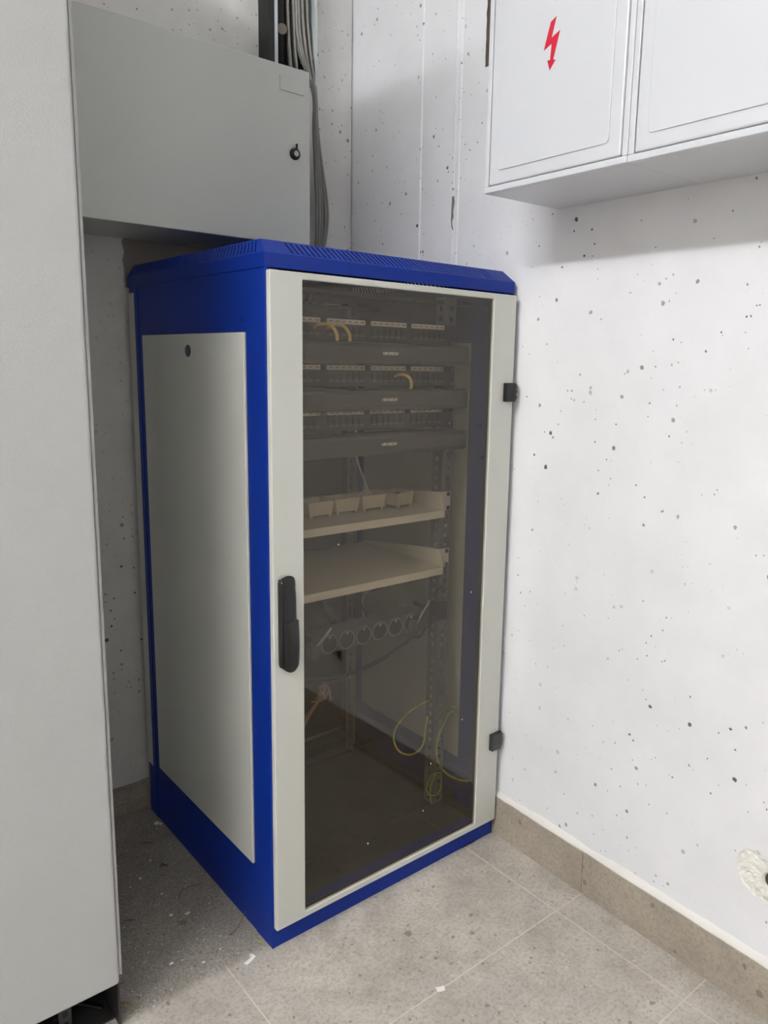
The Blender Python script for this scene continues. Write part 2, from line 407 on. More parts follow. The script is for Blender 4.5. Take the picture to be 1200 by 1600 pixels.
# top cover with chamfers and real slots
def cover():
    bm = BM(); ix, iy = .010, .027
    c0 = [(0, -.001), (.6, -.001), (.6, D + .008), (0, D + .008)]; c1 = [(ix, iy), (.6 - ix, iy), (.6 - ix, D - .01), (ix, D - .01)]
    f = lambda pts: bm.faces.new([bm.verts.new(p) for p in pts])
    for k in range(4):
        a, b = c0[k], c0[(k + 1) % 4]; c, d = c1[(k + 1) % 4], c1[k]
        f([(a[0], a[1], ZL), (b[0], b[1], ZL), (b[0], b[1], ZCH), (a[0], a[1], ZCH)])
        A, Bb, Cc, Dd = Vector((*a, ZCH)), Vector((*b, ZCH)), Vector((*c, ZT)), Vector((*d, ZT))
        if k == 2: f([A, Bb, Cc, Dd]); continue
        def P(u, v):                          # u along the edge, v up the chamfer
            return (A.lerp(Bb, u)).lerp(Dd.lerp(Cc, u), v)
        L = (Bb - A).length; lo, hi = .10, .92
        n = 44; u0, u1 = (.085, .90) if k == 0 else (.03, .965)
        if k == 0: n = 45
        sl = (-.010 if k == 0 else .010) / L     # slant
        if k == 3: sl = -sl if False else sl
        w = .0036 / L; step = (u1 - u0) / n
        f([P(0, 0), P(1, 0), P(1, lo), P(0, lo)]); f([P(0, hi), P(1, hi), P(1, 1), P(0, 1)])
        prev0, prev1 = 0., 0.
        for q in range(n + 1):
            ua = u0 + q * step; lo_u = ua - sl / 2; hi_u = ua + sl / 2
            f([P(prev0, lo), P(lo_u - w / 2, lo), P(hi_u - w / 2, hi), P(prev1, hi)])
            prev0, prev1 = lo_u + w / 2, hi_u + w / 2
        f([P(prev0, lo), P(1, lo), P(1, hi), P(prev1, hi)])
    f([(*p, ZT) for p in c1])
    bmesh.ops.remove_doubles(bm, verts=bm.verts[:], dist=1e-6)
    o = mkobj('top_cover', bm, 'blue', rack)
    m = o.modifiers.new('sheet', 'SOLIDIFY'); m.thickness = .0012; m.offset = 0
cover()
# side frames: blue sheet with a large opening that takes the grey panel
PY0, PY1, PZ0, PZ1 = .067, .531, .1455, 1.1655
def side_frame(x0, x1):
    bm = BM()
    B(bm, x0, x1, 0, D, 0, PZ0); B(bm, x0, x1, 0, D, PZ1, ZL + .004); B(bm, x0, x1, 0, PY0, PZ0, PZ1); B(bm, x0, x1, PY1, D, PZ0, PZ1)
    return mkobj('side_frame', bm, 'blue', rack)
side_frame(.001, .0035); side_frame(.5965, .599)
bm = BM(); B(bm, .0035, .028, .003, .0045, .03, ZL); B(bm, .0265, .028, .003, .115, .03, ZL); B(bm, .0035, .028, .1135, .115, .03, ZL); mkobj('front_post', bm, 'blue', rack)
bm = BM(); B(bm, .5725, .5965, .003, .0045, .03, ZL); B(bm, .593, .5945, .003, .118, .03, ZL); mkobj('front_post', bm, 'blue', rack)
bm = BM(); B(bm, .0005, .006, -.001, .012, 0, ZL + .001); mkobj('corner_post', bm, 'blue', rack, .0012)
for x0, x1 in ((.0035, .028), (.572, .5965)):
    bm = BM(); B(bm, x0, x1, D - .04, D - .002, .03, ZL); mkobj('rear_post', bm, 'panel', rack)  # black instead of blue: the shade at the rear is put into the colour
# seam strips of the left posts
for y0, y1 in ((.0, .0625), (.556, D)):
    boxobj('post_cover', (-.0004, .001, y0, y1, .0, ZL - .002), 'blue', rack, .0003)
# grey side panels
def side_panel(x0, x1):
    bm = BM(); B(bm, x0, x1, PY0 + .001, PY1 - .001, PZ0 + .001, PZ1 - .001); return mkobj('side_panel', bm, 'grey', rack, .0015)
sp = side_panel(-.0035, .0022); side_panel(.5955, .6035)
bm = BM(); cyl(bm, (-.0032, .294, 1.132), (-1, 0, 0), .0165, .0014, 32); mkobj('lock_plate', bm, 'white', sp, .0006)
bm = BM(); cyl(bm, (-.0046, .292, 1.132), (-1, 0, 0), .0115, .0016, 28); cyl(bm, (-.0062, .292, 1.132), (-1, 0, 0), .0085, .0006, 28); B(bm, -.0074, -.0066, .291, .293, 1.127, 1.137)
mkobj('lock', bm, 'zincd', sp, .0004)
# small holes/screws on the blue flange above the left panel
for y, z in ((.080, 1.186), (.555, 1.186)):
    bm = BM(); cyl(bm, (.0012, y, z), (-1, 0, 0), .0026, .0008, 12); mkobj('screw', bm, 'black', rack)
# rear panel, grey edge seen past the back of the left side
bm = BM(); B(bm, .002, .598, D, D + .010, .05, ZL - .004); mkobj('rear_panel', bm, 'grey', rack, .001)
bm = BM(); B(bm, .028, .572, D - .004, D - .001, .05, ZL - .004); mkobj('rear_shade_sheet', bm, 'panel', rack)  # added dark sheet that keeps the shaded rear of the rack dark
bm = BM(); B(bm, .004, .596, .026, D - .002, .010, .013); mkobj('bottom_shade_plate', bm, 'panel', rack)  # added dark plate, stands in for the shade on the rack floor
bm = BM(); B(bm, -.0005, .0018, .575, D + .006, .13, ZL - .012); mkobj('rear_edge_strip', bm, 'grey', rack, .0008)
# plinth front and bottom frame
bm = BM(); B(bm, .001, .599, 0, .003, 0, .060); B(bm, .001, .599, .003, .024, .056, .058); mkobj('plinth', bm, 'blue', rack, .001)
bm = BM(); B(bm, .004, .596, D - .05, D - .006, .0131, .04); B(bm, .0035, .03, .024, D - .05, .0131, .03); B(bm, .572, .5965, .024, D - .05, .0131, .03); mkobj('bottom_frame', bm, 'panel', rack)
# black strip below the plinth front at floor level, near its right end
bm = BM(); B(bm, .50, .545, -.0008, .0, .0, .0025); mkobj('base_strip', bm, 'black', rack)
# door: bent sheet frame, tinted pane, handle, hinges
DX0, DX1, DZ0, DZ1 = .003, .597, .0435, 1.2645; GX0, GX1, GZ0, GZ1 = .0665, .529, .0575, 1.2530
bm = BM(); y0, y1 = -.0125, .0
XS = (DX0, GX0, GX1, DX1); ZS = (DZ0, GZ0, GZ1, DZ1)
gv = {(i, k, y): bm.verts.new((XS[i], y, ZS[k])) for i in range(4) for k in range(4) for y in (y0, y1)}
for i in range(3):
    for k in range(3):
        if (i, k) != (1, 1):
            for y in (y0, y1): bm.faces.new([gv[i, k, y], gv[i + 1, k, y], gv[i + 1, k + 1, y], gv[i, k + 1, y]])
rim = [(i, 0, i + 1, 0) for i in range(3)] + [(3, k, 3, k + 1) for k in range(3)] + [(i, 3, i + 1, 3) for i in range(3)] + [(0, k, 0, k + 1) for k in range(3)]
for i, k, m, n in rim + [(1, 1, 2, 1), (1, 2, 2, 2), (1, 1, 1, 2), (2, 1, 2, 2)]:
    bm.faces.new([gv[i, k, y0], gv[m, n, y0], gv[m, n, y1], gv[i, k, y1]])
door = mkobj('door', bm, 'grey', rack, .0022, seg=3)
bm = BM(); B(bm, GX0 - .012, GX1 + .012, -.0095, -.0055, GZ0 - .009, GZ1 + .009); mkobj('glass_pane', bm, 'glass', door)
SPECKS = [(0.493, 0.628), (0.388, 0.258), (0.369, 0.153), (0.219, 0.137), (0.143, 0.783), (0.479, 0.334)]
bm = BM()
for a in ((GX0 - .004, GX0 - .0005, GZ0, GZ1), (GX1 + .0005, GX1 + .004, GZ0, GZ1)): pass
B(bm, GX0 - .003, GX0 + .0012, -.0054, .0015, GZ0 - .002, GZ1 + .002); B(bm, GX1 - .0012, GX1 + .003, -.0054, .0015, GZ0 - .002, GZ1 + .002)
B(bm, GX0 - .003, GX1 + .003, -.0054, .0015, GZ1 - .0012, GZ1 + .003); B(bm, GX0 - .003, GX1 + .003, -.0054, .0015, GZ0 - .003, GZ0 + .0012)
mkobj('glazing_seal', bm, 'black', door)
for k, (x, z) in enumerate(SPECKS):
    if k == 0:
        bm = BM(); bmesh.ops.create_icosphere(bm, subdivisions=1, radius=.0016)
        for v in bm.verts: v.co.y *= .3; v.co.z *= 1.3
        speck0 = mkobj('paint_speck', bm, 'paper', door); speck0.location = (x, -.0097, z)
    else: copyobj(speck0, door, (x, -.0097, z))
# swing handle: long base shell and a raised lever, both with rounded ends
def shell(x0, x1, z0, z1, prof, n=26, yb=-.0125):
    """prof(f)-> depth at fraction f of the height, half width scale"""
    bm = BM(); prev = None; xc, hw = (x0 + x1) / 2, (x1 - x0) / 2; first = None
    for m in range(n + 1):
        f = m / n; z = z0 + (z1 - z0) * f; d, s, dz = prof(f)
        sec = []
        for q in range(9):
            u = -1 + 2 * q / 8; dd = d * (1 - abs(u) ** 4 * .35)
            sec.append((xc + u * hw * s, yb - (dd if abs(u) < .999 else d * .55), z + dz * (1 - u * u)))
        cur = [bm.verts.new((xc - hw * s, yb, z))] + [bm.verts.new(p) for p in sec] + [bm.verts.new((xc + hw * s, yb, z))]
        if prev:
            for q in range(len(cur) - 1): bm.faces.new((prev[q], prev[q + 1], cur[q + 1], cur[q]))
        else: bm.faces.new(cur)
        prev = cur
    bm.faces.new(prev[::-1]); return bm
def pbase(f):
    e = min(f, 1 - f); s = 1 - .10 * max(0, 1 - e / .05) ** 2
    return (.0055 + .003 * min(1, e / .06), s, .006 if f > .98 else (-.006 if f < .02 else 0))
mkobj('handle_base', shell(.0125, .0455, .575, .738, pbase), 'black', door, smooth=False, bevel=.0006)
def plev(f):                                     # lower grip, thick, rounded at the bottom
    return (.016 + .004 * math.sin(f * math.pi) - .006 * max(0, 1 - f / .12) ** 2, 1 - .12 * max(0, 1 - f / .14) ** 2, -.007 * max(0, 1 - f / .1) + .003 * (f > .97))
mkobj('handle_lever', shell(.0185, .0495, .570, .659, plev), 'black', door, bevel=.0008)
def pup(f):                                      # upper neck of the lever
    return (.0125 - .0035 * f, .92 - .18 * max(0, (f - .7) / .3) ** 2, .004 * (f > .8))
mkobj('handle_neck', shell(.0185, .0475, .659, .722, pup), 'black', door, bevel=.0008)
for p in ((.0165, -.0185, .7325), (.022, -.0185, .580)):
    bm = BM(); cyl(bm, p, (0, -1, 0), .0013, .0006, 10); mkobj('handle_screw', bm, 'chrome', door)
def hinge(z, mat):
    bm = BM(); B(bm, .566, .5905, -.0245, -.0122, z - .021, z + .019); cyl(bm, (.5905, -.0175, z - .021), 'z', .0075, .040, 20)
    o = mkobj('hinge', bm, mat, door, .0016)
    bm = BM()
    for q in (-.012, .0, .012): cyl(bm, (.5965, -.0165, z + q - .004), 'z', .0062, .0075, 18)
    cyl(bm, (.5965, -.0165, z - .019), 'z', .0035, .038, 14)
    mkobj('hinge_pin', bm, 'black', rack)
    return o
hinge(1.062, 'black'); hinge(.253, 'zincd')
# 19 inch rails, square holes as real openings
def rail(xa, xb, y, sgn):
    """front flange from xa to xb at y, web going back from the inner edge"""
    bm = BM(); z0, z1 = .05, 1.262; step = .0222; n = int((z1 - z0) / step); xc = (xa + xb) / 2 + .002 * sgn; h = .0047
    f = lambda p: bm.faces.new([bm.verts.new(q) for q in p])
    f([(xa, y, z0), (xc - h, y, z0), (xc - h, y, z1), (xa, y, z1)]); f([(xc + h, y, z0), (xb, y, z0), (xb, y, z1), (xc + h, y, z1)])
    prev = z0
    for k in range(n):
        zc = z0 + (k + .5) * step
        f([(xc - h, y, prev), (xc + h, y, prev), (xc + h, y, zc - h), (xc - h, y, zc - h)]); prev = zc + h
    f([(xc - h, y, prev), (xc + h, y, prev), (xc + h, y, z1), (xc - h, y, z1)])
    xi = xa if sgn > 0 else xb
    # perforated web
    ya, yb = (y, y + .032) if y < .3 else (y, y - .032); ym = (ya + yb) / 2; prev = z0
    f([(xi, ya, z0), (xi, ym - h, z0), (xi, ym - h, z1), (xi, ya, z1)]) if y < .3 else f([(xi, ya, z0), (xi, ym + h, z0), (xi, ym + h, z1), (xi, ya, z1)])
    f([(xi, ym + h, z0), (xi, yb, z0), (xi, yb, z1), (xi, ym + h, z1)]) if y < .3 else f([(xi, ym - h, z0), (xi, yb, z0), (xi, yb, z1), (xi, ym - h, z1)])
    for k in range(n):
        zc = z0 + (k + .5) * step
        f([(xi, ym - h, prev), (xi, ym + h, prev), (xi, ym + h, zc - h), (xi, ym - h, zc - h)]); prev = zc + h
    f([(xi, ym - h, prev), (xi, ym + h, prev), (xi, ym + h, z1), (xi, ym - h, z1)])
    bmesh.ops.remove_doubles(bm, verts=bm.verts[:], dist=1e-6)
    o = mkobj('mounting_rail', bm, 'rail', rack); m = o.modifiers.new('sheet', 'SOLIDIFY'); m.thickness = .0016; m.offset = 0
rail(.514, .545, .1205, 1); rail(.055, .086, .1205, -1); rail(.514, .545, .49, 1); rail(.055, .086, .49, -1)
for z in (.05, 1.255):
    for y in (.135, .475): boxobj('cross_bar', (.0045, .5955, y - .008, y + .008, z - .008, z), 'panel', rack)

# ------------------------------------------------------------------ patch panels and cable managers
FY = .1192
def screw_mesh():
    bm = BM(); cyl(bm, (0, 0, 0), (0, -1, 0), .0052, .0028, 18); cyl(bm, (0, -.0028, 0), (0, -1, 0), .0038, .0012, 14)
    B(bm, -.003, .003, -.0043, -.004, -.0006, .0006); B(bm, -.0006, .0006, -.0043, -.004, -.003, .003); return bm
def patch_panel(zc, label, split):
    t = empty('patch_bay', (.3, FY, zc)); tag(t, label, 'patch panel', 'patch panels in the rack')
    bm = BM(); B(bm, -.2413, .2413, -.002, 0, -.0217, .0217); B(bm, -.214, .214, -.006, -.002, -.0205, .0105); B(bm, -.218, .218, 0, .018, -.019, .019)
    mkobj('faceplate', bm, 'panel', t, .0006)
    k = 0
    gx = [-.2075, -.1005, .0065, .1135]
    for g in range(4):
        x0 = gx[g]; x1 = x0 + .0905
        bm = BM()
        if split and g > 0:
            for c in range(6): B(bm, x0 + c * .0151, x0 + c * .0151 + .0135, -.0068, -.0018, .0112, .0198)
        else: B(bm, x0, x1, -.0068, -.0018, .0112, .0205)
        ls = mkobj('label_strip', bm, 'label', t)
        bm = BM()
        for c in range(6):
            x = x0 + .004 + c * .0151
            for e in range(3): B(bm, x + e * .003, x + e * .003 + .0017, -.0071, -.0067, .0145, .0172)
        mkobj('label_text', bm, 'ink', ls)
        for c in range(6):
            x = x0 + .0076 + c * .0151
            if k == 0:
                bm = BM(); B(bm, -.0068, .0068, -.0075, -.0058, -.0072, .0068)
                B(bm, -.0052, .0052, -.0079, -.0074, -.0052, .0045, 1); B(bm, -.0042, .0042, -.0081, -.0076, -.0118, -.0085, 3); B(bm, -.0022, .0022, -.0079, -.0074, .0045, .0058, 1)
                port0 = mkobj('port', bm, ['panel', 'port', 'label', 'ink'], t); port0.location = (x, 0, 0)
            else: copyobj(port0, t, (x, 0, 0))
            k += 1
    for sx in (-1, 1):
        for sz in (-1, 1): o = mkobj('screw', screw_mesh(), 'chrome', t); o.location = (sx * .2325, -.002, sz * .0159)
    return t
for zc, lb, sp_ in ((1.1795, 'black patch panel with two yellow leads, topmost of the three in the rack', False), (1.0905, 'black patch panel with one yellow lead, middle one of the three in the rack', False), (1.0015, 'black patch panel with segmented label squares and no lead, lowest in the rack', True)):
    patch_panel(zc, lb, sp_)
def textmesh(s, size):
    c = bpy.data.curves.new('t', 'FONT'); c.body = s; c.size = size; c.extrude = .0002; c.shear = .25; c.offset = size * .022; c.space_character = .95; c.align_x = 'CENTER'; c.align_y = 'CENTER'
    o = bpy.data.objects.new('t', c); S.collection.objects.link(o)
    bpy.context.view_layer.update(); me = bpy.data.meshes.new_from_object(o.evaluated_get(bpy.context.evaluated_depsgraph_get()))
    bpy.data.objects.remove(o); return me
logo_me = textmesh('HIKVISION', .0085)
def organiser(zc, label):
    t = empty('cable_organiser', (.3, FY, zc)); tag(t, label, 'cable organiser', 'cable organisers in the rack')
    bm = BM(); B(bm, -.2413, .2413, -.002, 0, -.0217, .0217)
    for s in (-1, 1): B(bm, -.2200, .2270, -.052, -.002, s * .0195 - .0008, s * .0195 + .0008)
    mkobj('base_duct', bm, 'panel', t, .0006)
    bm = BM(); prof = [(-.052, -.0215), (-.0585, -.019), (-.0605, -.012), (-.0605, .012), (-.0585, .019), (-.052, .0215), (-.050, .0205), (-.050, -.0205)]
    prism(bm, prof, 'x', -.2240, .2300); mkobj('cover', bm, 'dgrey', t, .0012)
    o = bpy.data.objects.new('logo', logo_me); S.collection.objects.link(o); o.parent = t
    if not logo_me.materials: logo_me.materials.append(MT['logo'])
    o.rotation_euler = (math.pi / 2, 0, 0); o.location = (.0125, -.0608, .0005); o['label'] = 'pale maker lettering'
    for sx in (-1, 1):
        for sz in (-1, 1): q = mkobj('screw', screw_mesh(), 'chrome', t); q.location = (sx * .2325, -.002, sz * .0159)
for zc, lb in ((1.1350, 'dark grey cable organiser cover with pale logo, directly under the topmost patch panel'), (1.0440, 'dark grey cable organiser cover with pale logo, directly under the middle patch panel'), (.9545, 'dark grey cable organiser cover with pale logo, lowest, above the empty space')):
    organiser(zc, lb)
def lead(pts, label, r=.0034):
    bm = BM(); tubem(bm, pts, r, 10)
    tag(mkobj('patch_lead', bm, 'ycab', smooth=True), label, 'cable', 'yellow patch leads')
lead([(.169, .111, 1.181), (.171, .098, 1.186), (.182, .085, 1.187), (.190, .078, 1.180), (.196, .076, 1.168), (.198, .078, 1.156), (.199, .085, 1.150), (.199, .095, 1.145)], 'yellow lead bending out of topmost patch panel, left one of the pair')
lead([(.199, .111, 1.181), (.201, .098, 1.186), (.211, .085, 1.187), (.219, .078, 1.180), (.225, .076, 1.168), (.227, .078, 1.156), (.228, .085, 1.150), (.228, .095, 1.145)], 'yellow lead bending out of topmost patch panel, right one of the pair')
lead([(.366, .111, 1.090), (.367, .098, 1.094), (.374, .085, 1.093), (.380, .078, 1.086), (.383, .077, 1.076), (.385, .080, 1.066), (.385, .088, 1.061), (.385, .098, 1.057)], 'single yellow lead bending out of the middle patch panel')
bm = BM(); tubem(bm, [(.404, .30, .985), (.402, .30, .93), (.408, .30, .89), (.425, .30, .85), (.444, .30, .81), (.450, .295, .797)], .0022)
tag(mkobj('loose_wire', bm, 'shelf', smooth=True), 'thin pale wire hanging down behind the boxes on the upper shelf', 'wire')

# ------------------------------------------------------------------ shelves
def shelf(z, label, parts=None):
    t = empty('rack_shelf', (.3, FY, z)); tag(t, label, 'shelf', 'steel shelves in the rack')
    bm = BM(); B(bm, -.214, .214, -.014, .30, -.0012, .0); B(bm, -.214, .214, -.014, -.0128, -.0170, 0)
    for s in (-1, 1):
        a, b = sorted((s * .214, s * .2128))
        prism(bm, [(-.014, -.017), (-.0128, .002), (-.004, .034), (.0, .040), (.10, .030), (.30, .004), (.30, -.0012), (-.0, -.0012)], 'x', a, b)
        a, b = sorted((s * .2128, s * .2413)); B(bm, a, b, -.0015, -.0002, -.004, .040)
    mkobj('shelf_tray', bm, 'shelf', t, .0005)
    for sx in (-1, 1):
        for zz in (.002, .034): q = mkobj('screw', screw_mesh(), 'chrome', t); q.location = (sx * .2325, -.0015, zz)
    return t
shelf(.790, 'cream steel shelf in the rack holding a row of small boxes')
shelf(.656, 'cream steel shelf in the rack, the empty lower one')
def module_box(cx, cy, rz, label, w=.066):
    t = empty('module_box', (cx, cy, .7902), rz); tag(t, label, 'box', 'cream boxes on the upper rack shelf')
    bm = BM(); d = .052; h0, h1 = .0055, .0345; tp = .005
    def ring(hw, hd, z): return [bm.verts.new(p) for p in ((-hw, -hd, z), (hw, -hd, z), (hw, hd, z), (-hw, hd, z))]
    o0 = ring(w / 2 - tp, d / 2 - .002, h0); o1 = ring(w / 2, d / 2, h1); i1 = ring(w / 2 - .0018, d / 2 - .0018, h1); i0 = ring(w / 2 - tp - .0018, d / 2 - .004, h0 + .002)
    for A, Bq in ((o0, o1), (o1, i1), (i1, i0)):
        for i in range(4): bm.faces.new((A[i], A[(i + 1) % 4], Bq[(i + 1) % 4], Bq[i]))
    bm.faces.new(o0[::-1]); bm.faces.new(i0); mkobj('box_shell', bm, 'cream', t)
    bm = BM()
    for sx in (-1, 1):
        for sy in (-1, 1): x = sx * (w / 2 - tp - .004); y = sy * (d / 2 - .006); B(bm, x - .003, x + .003, y - .003, y + .003, 0, h0 + .0005)
    mkobj('feet', bm, 'cream', t)
    bm = BM(); B(bm, -w / 2 + .008, w / 2 - .008, -d / 2 + .008, d / 2 - .008, h0 + .002, .026); mkobj('shade_insert', bm, 'dgrey', t, .001)  # dark block stands for the shade inside the open box
    return t
for cx, cy, rz, lb in ((.146, .214, .05, 'cream open box on upper rack shelf, mostly hidden by door frame at the left end'), (.233, .212, .04, 'cream open box on upper rack shelf, second from the left'),
                       (.306, .218, 0, 'cream open box on upper rack shelf, middle of the five'), (.378, .218, -.02, 'cream open box on upper rack shelf, directly left of the turned one'), (.456, .209, .28, 'cream open box turned askew, at the right end of upper rack shelf')):
    module_box(cx, cy, rz, lb)

# ------------------------------------------------------------------ power strip on its bracket
ps = empty('power_strip', (.3, FY, .544)); tag(ps, 'dark rack power strip with round sockets mounted below the lower shelf', 'power strip')
bm = BM(); B(bm, -.150, .160, -.020, .028, -.022, .022); mkobj('body', bm, 'dgrey', ps, .002)
bm = BM()
for s in (-1, 1):
    a, b = sorted((s * .150, s * .2413)); B(bm, a, b, -.0015, .0, -.0215, .0215); a, b = sorted((s * .180, s * .182)); B(bm, a, b, -.0015, .05, -.0215, .0215)
mkobj('bracket', bm, 'panel', ps, .0005)
for k in range(6):
    bm = BM(); n = 28
    cyl(bm, (0, -.020, 0), (0, -1, 0), .0205, .0015, n); cyl(bm, (0, -.0216, 0), (0, -1, 0), .0175, .0004, n, 1)
    for sx in (-1, 1): cyl(bm, (sx * .0095, -.0219, 0), (0, -1, 0), .0026, .0006, 10, 2)
    B(bm, -.002, .002, -.0235, -.0215, .012, .0165, 3)
    q = mkobj('socket', bm, ['rail', 'port', 'port', 'zinc'], ps); q.location = (-.1045 + k * .0435, 0, 0)
bm = BM(); B(bm, .115, .15, -.030, -.020, -.018, .018); mkobj('switch', bm, 'black', ps, .002)
for xa, za, xb, zb in ((.118, .004, .155, .049), (-.146, .008, -.110, .040)):
    bm = BM(); dv = Vector((xb - xa, 0, zb - za)).normalized(); cyl(bm, Vector((xa, -.036, za)), tuple(dv), .0027, math.hypot(xb - xa, zb - za), 12)
    q = mkobj('mounting_pin', bm, 'chrome', ps, smooth=False)
    bm = BM(); B(bm, xa - .012, xa + .006, -.035, -.018, za - .03, za + .004); mkobj('end_clamp', bm, 'dgrey', ps, .003)
bm = BM(); tubem(bm, [(.128, -.028, -.018), (.095, -.03, -.038), (.05, -.02, -.062), (-.015, -.01, -.082), (-.08, 0, -.088), (-.145, .02, -.082), (-.19, .05, -.07)], .0042)
mkobj('power_cord', bm, 'black', ps, smooth=True)
bm = BM(); tubem(bm, [(-.058, .03, .02), (-.056, .06, .045), (-.05, .10, .07), (-.045, .16, .085), (-.04, .25, .07), (-.04, .32, -.02)], .010)
mkobj('thick_cord', bm, 'black', ps, smooth=True)
bm = BM(); tubem(bm, [(.125, 0, -.018), (.132, -.01, -.038), (.150, -.01, -.044), (.166, -.01, -.03), (.183, -.006, -.012), (.19, .0, .03), (.205, .0, .052), (.23, .005, .066), (.235, .03, .075)], .0022)
mkobj('thin_lead', bm, 'black', ps, smooth=True)
bm = BM(); tubem(bm, [(.02, .02, .022), (.03, .05, .05), (.06, .06, .062), (.10, .05, .075), (.11, .04, .10)], .0022)
mkobj('thin_lead', bm, 'black', ps, smooth=True)

# ------------------------------------------------------------------ earthing wires
def wire(pts, label, mat='gy', r=.0021, group='yellow green earthing wires'):
    bm = BM(); tubem(bm, pts, r, 8); tag(mkobj('earthing_wire', bm, mat, smooth=True), label, 'wire', group)
wire([(.486, .112, .333), (.454, .11, .331), (.425, .11, .323), (.392, .11, .302), (.379, .11, .274), (.393, .11, .238), (.424, .11, .216), (.454, .11, .215), (.471, .11, .232), (.474, .11, .264), (.483, .112, .293)],
     'thin yellow green wire looping inside the rack left of the mounting rail')
wire([(.555, .11, .300), (.573, .11, .287), (.548, .11, .278), (.524, .108, .248), (.508, .106, .211), (.513, .10, .168), (.530, .09, .140), (.552, .075, .124), (.573, .06, .118)],
     'thick yellow green wire arcing down beside the right mounting rail', r=.0027)
bm = BM(); tubem(bm, [(.573, .06, .118), (.583, .055, .119), (.590, .05, .121)], .0012);
tag(mkobj('wire_end', bm, 'copper', smooth=True), 'bare end of the thick wire near the door frame', 'wire')
wire([(.528, .11, .134), (.503, .11, .138), (.485, .11, .119), (.487, .11, .097), (.504, .11, .082), (.525, .11, .082), (.531, .11, .108), (.526, .108, .135), (.507, .108, .133), (.494, .108, .098), (.501, .108, .061)],
     'small coil of yellow green wire hanging low on the right mounting rail', r=.0014)
bm = BM()
for k in range(7):
    a = k * .9; tubem(bm, [(.313 + .02 * math.cos(a), .30 + .012 * math.sin(a * 2), .329 + .02 * math.sin(a)), (.313 - .015 * math.sin(a), .30, .335 + .02 * math.cos(a)), (.30 + .02 * math.sin(a * 1.7), .30, .318)], .0022, 6, 6)
for k in range(6):
    tubem(bm, [(.308, .30, .325), (.27 - .006 * k, .29, .305 - .012 * k), (.20 - .004 * k, .27, .265 - .028 * k), (.13, .25, .24 - .04 * k)], .0014, 6, 6)
tag(mkobj('wire_tangle', bm, 'copper', smooth=True), 'tangle of copper coloured wires fanning out low in the rack', 'wire')

# ------------------------------------------------------------------ grey enclosure on the back wall
gb = empty('wall_enclosure', (0, 0, 0)); tag(gb, 'flat grey metal enclosure with a black lock, on the wall above the blue rack', 'enclosure')
bx0, bx1, by0, by1, bz0, bz1 = -.46, .3555, .438, .643, 1.378, 1.7505
boxobj('body', (bx0, bx1 - .002, by0, by1, bz0, bz1), 'boxg', gb, .002)
bd = boxobj('door', (bx0 - .001, bx1 + .0005, .420, .436, bz0 - .001, bz1 + .001), 'boxg', gb, .0018)
boxobj('label_plate', (.279, .341, .4178, .420, 1.6985, 1.7295), 'boxg', bd, .0008)
bm = BM(); cyl(bm, (.315, .420, 1.572), (0, -1, 0), .0125, .006, 32); cyl(bm, (.315, .414, 1.572), (0, -1, 0), .0105, .003, 32); B(bm, .3165, .3205, .413, .417, 1.582, 1.594)
lk = mkobj('lock', bm, 'black', bd, .0008)
bm = BM(); cyl(bm, (.315, .4112, 1.572), (0, -1, 0), .006, .0008, 24); mkobj('lock_core', bm, 'chrome', bd, .0003)

# ------------------------------------------------------------------ vertical cable tray and cables behind the enclosure
ct = empty('cable_tray', (0, 0, 0)); tag(ct, 'vertical zinc cable tray on the back wall carrying grey cables', 'cable tray')
tx0, tx1, ty0, ty1, tz0, tz1 = .352, .487, .592, .6425, 1.795, 2.85
bm = BM(); B(bm, tx0, tx0 + .0015, ty0, ty1, tz0, tz1); B(bm, tx1 - .0015, tx1, ty0, ty1, tz0, tz1); B(bm, tx1 - .006, tx1, ty0 - .0012, ty0, tz0, tz1); mkobj('side_flange', bm, 'galv', ct)
bm = BM(); B(bm, tx0, tx1 - .02, ty1 - .004, ty1 - .002, tz0, tz1)
z = tz0
while z < tz1 - .06: B(bm, tx1 - .02, tx1, ty1 - .004, ty1 - .002, z, z + .012); z += .045
mkobj('back_plate', bm, 'zincd', ct)  # darker zinc than the flanges carries the shade inside the tray
bm = BM(); prism(bm, [(.3668, .591), (.3765, .591), (.3765, .640), (.3668, .640)], 'z', tz0, tz1); mkobj('divider', bm, 'galv', ct, .001)
bm = BM(); B(bm, .3505, .3665, .590, .638, tz0, tz1); mkobj('filler', bm, 'port', ct)
bm = BM(); cyl(bm, (.397, .622, tz0), 'z', .0135, tz1 - tz0, 24)
tag(mkobj('conduit', bm, 'black', smooth=True), 'shiny black conduit running up inside the vertical cable tray', 'conduit')
bm = BM(); cyl(bm, (.398, .612, 1.905), (-.2, -1, -.1), .0125, .006, 24)
tag(mkobj('round_cap', bm, 'tan', bevel=.001), 'round brown cap sitting on the black conduit in the cable tray', 'cap')
NCAB = 18
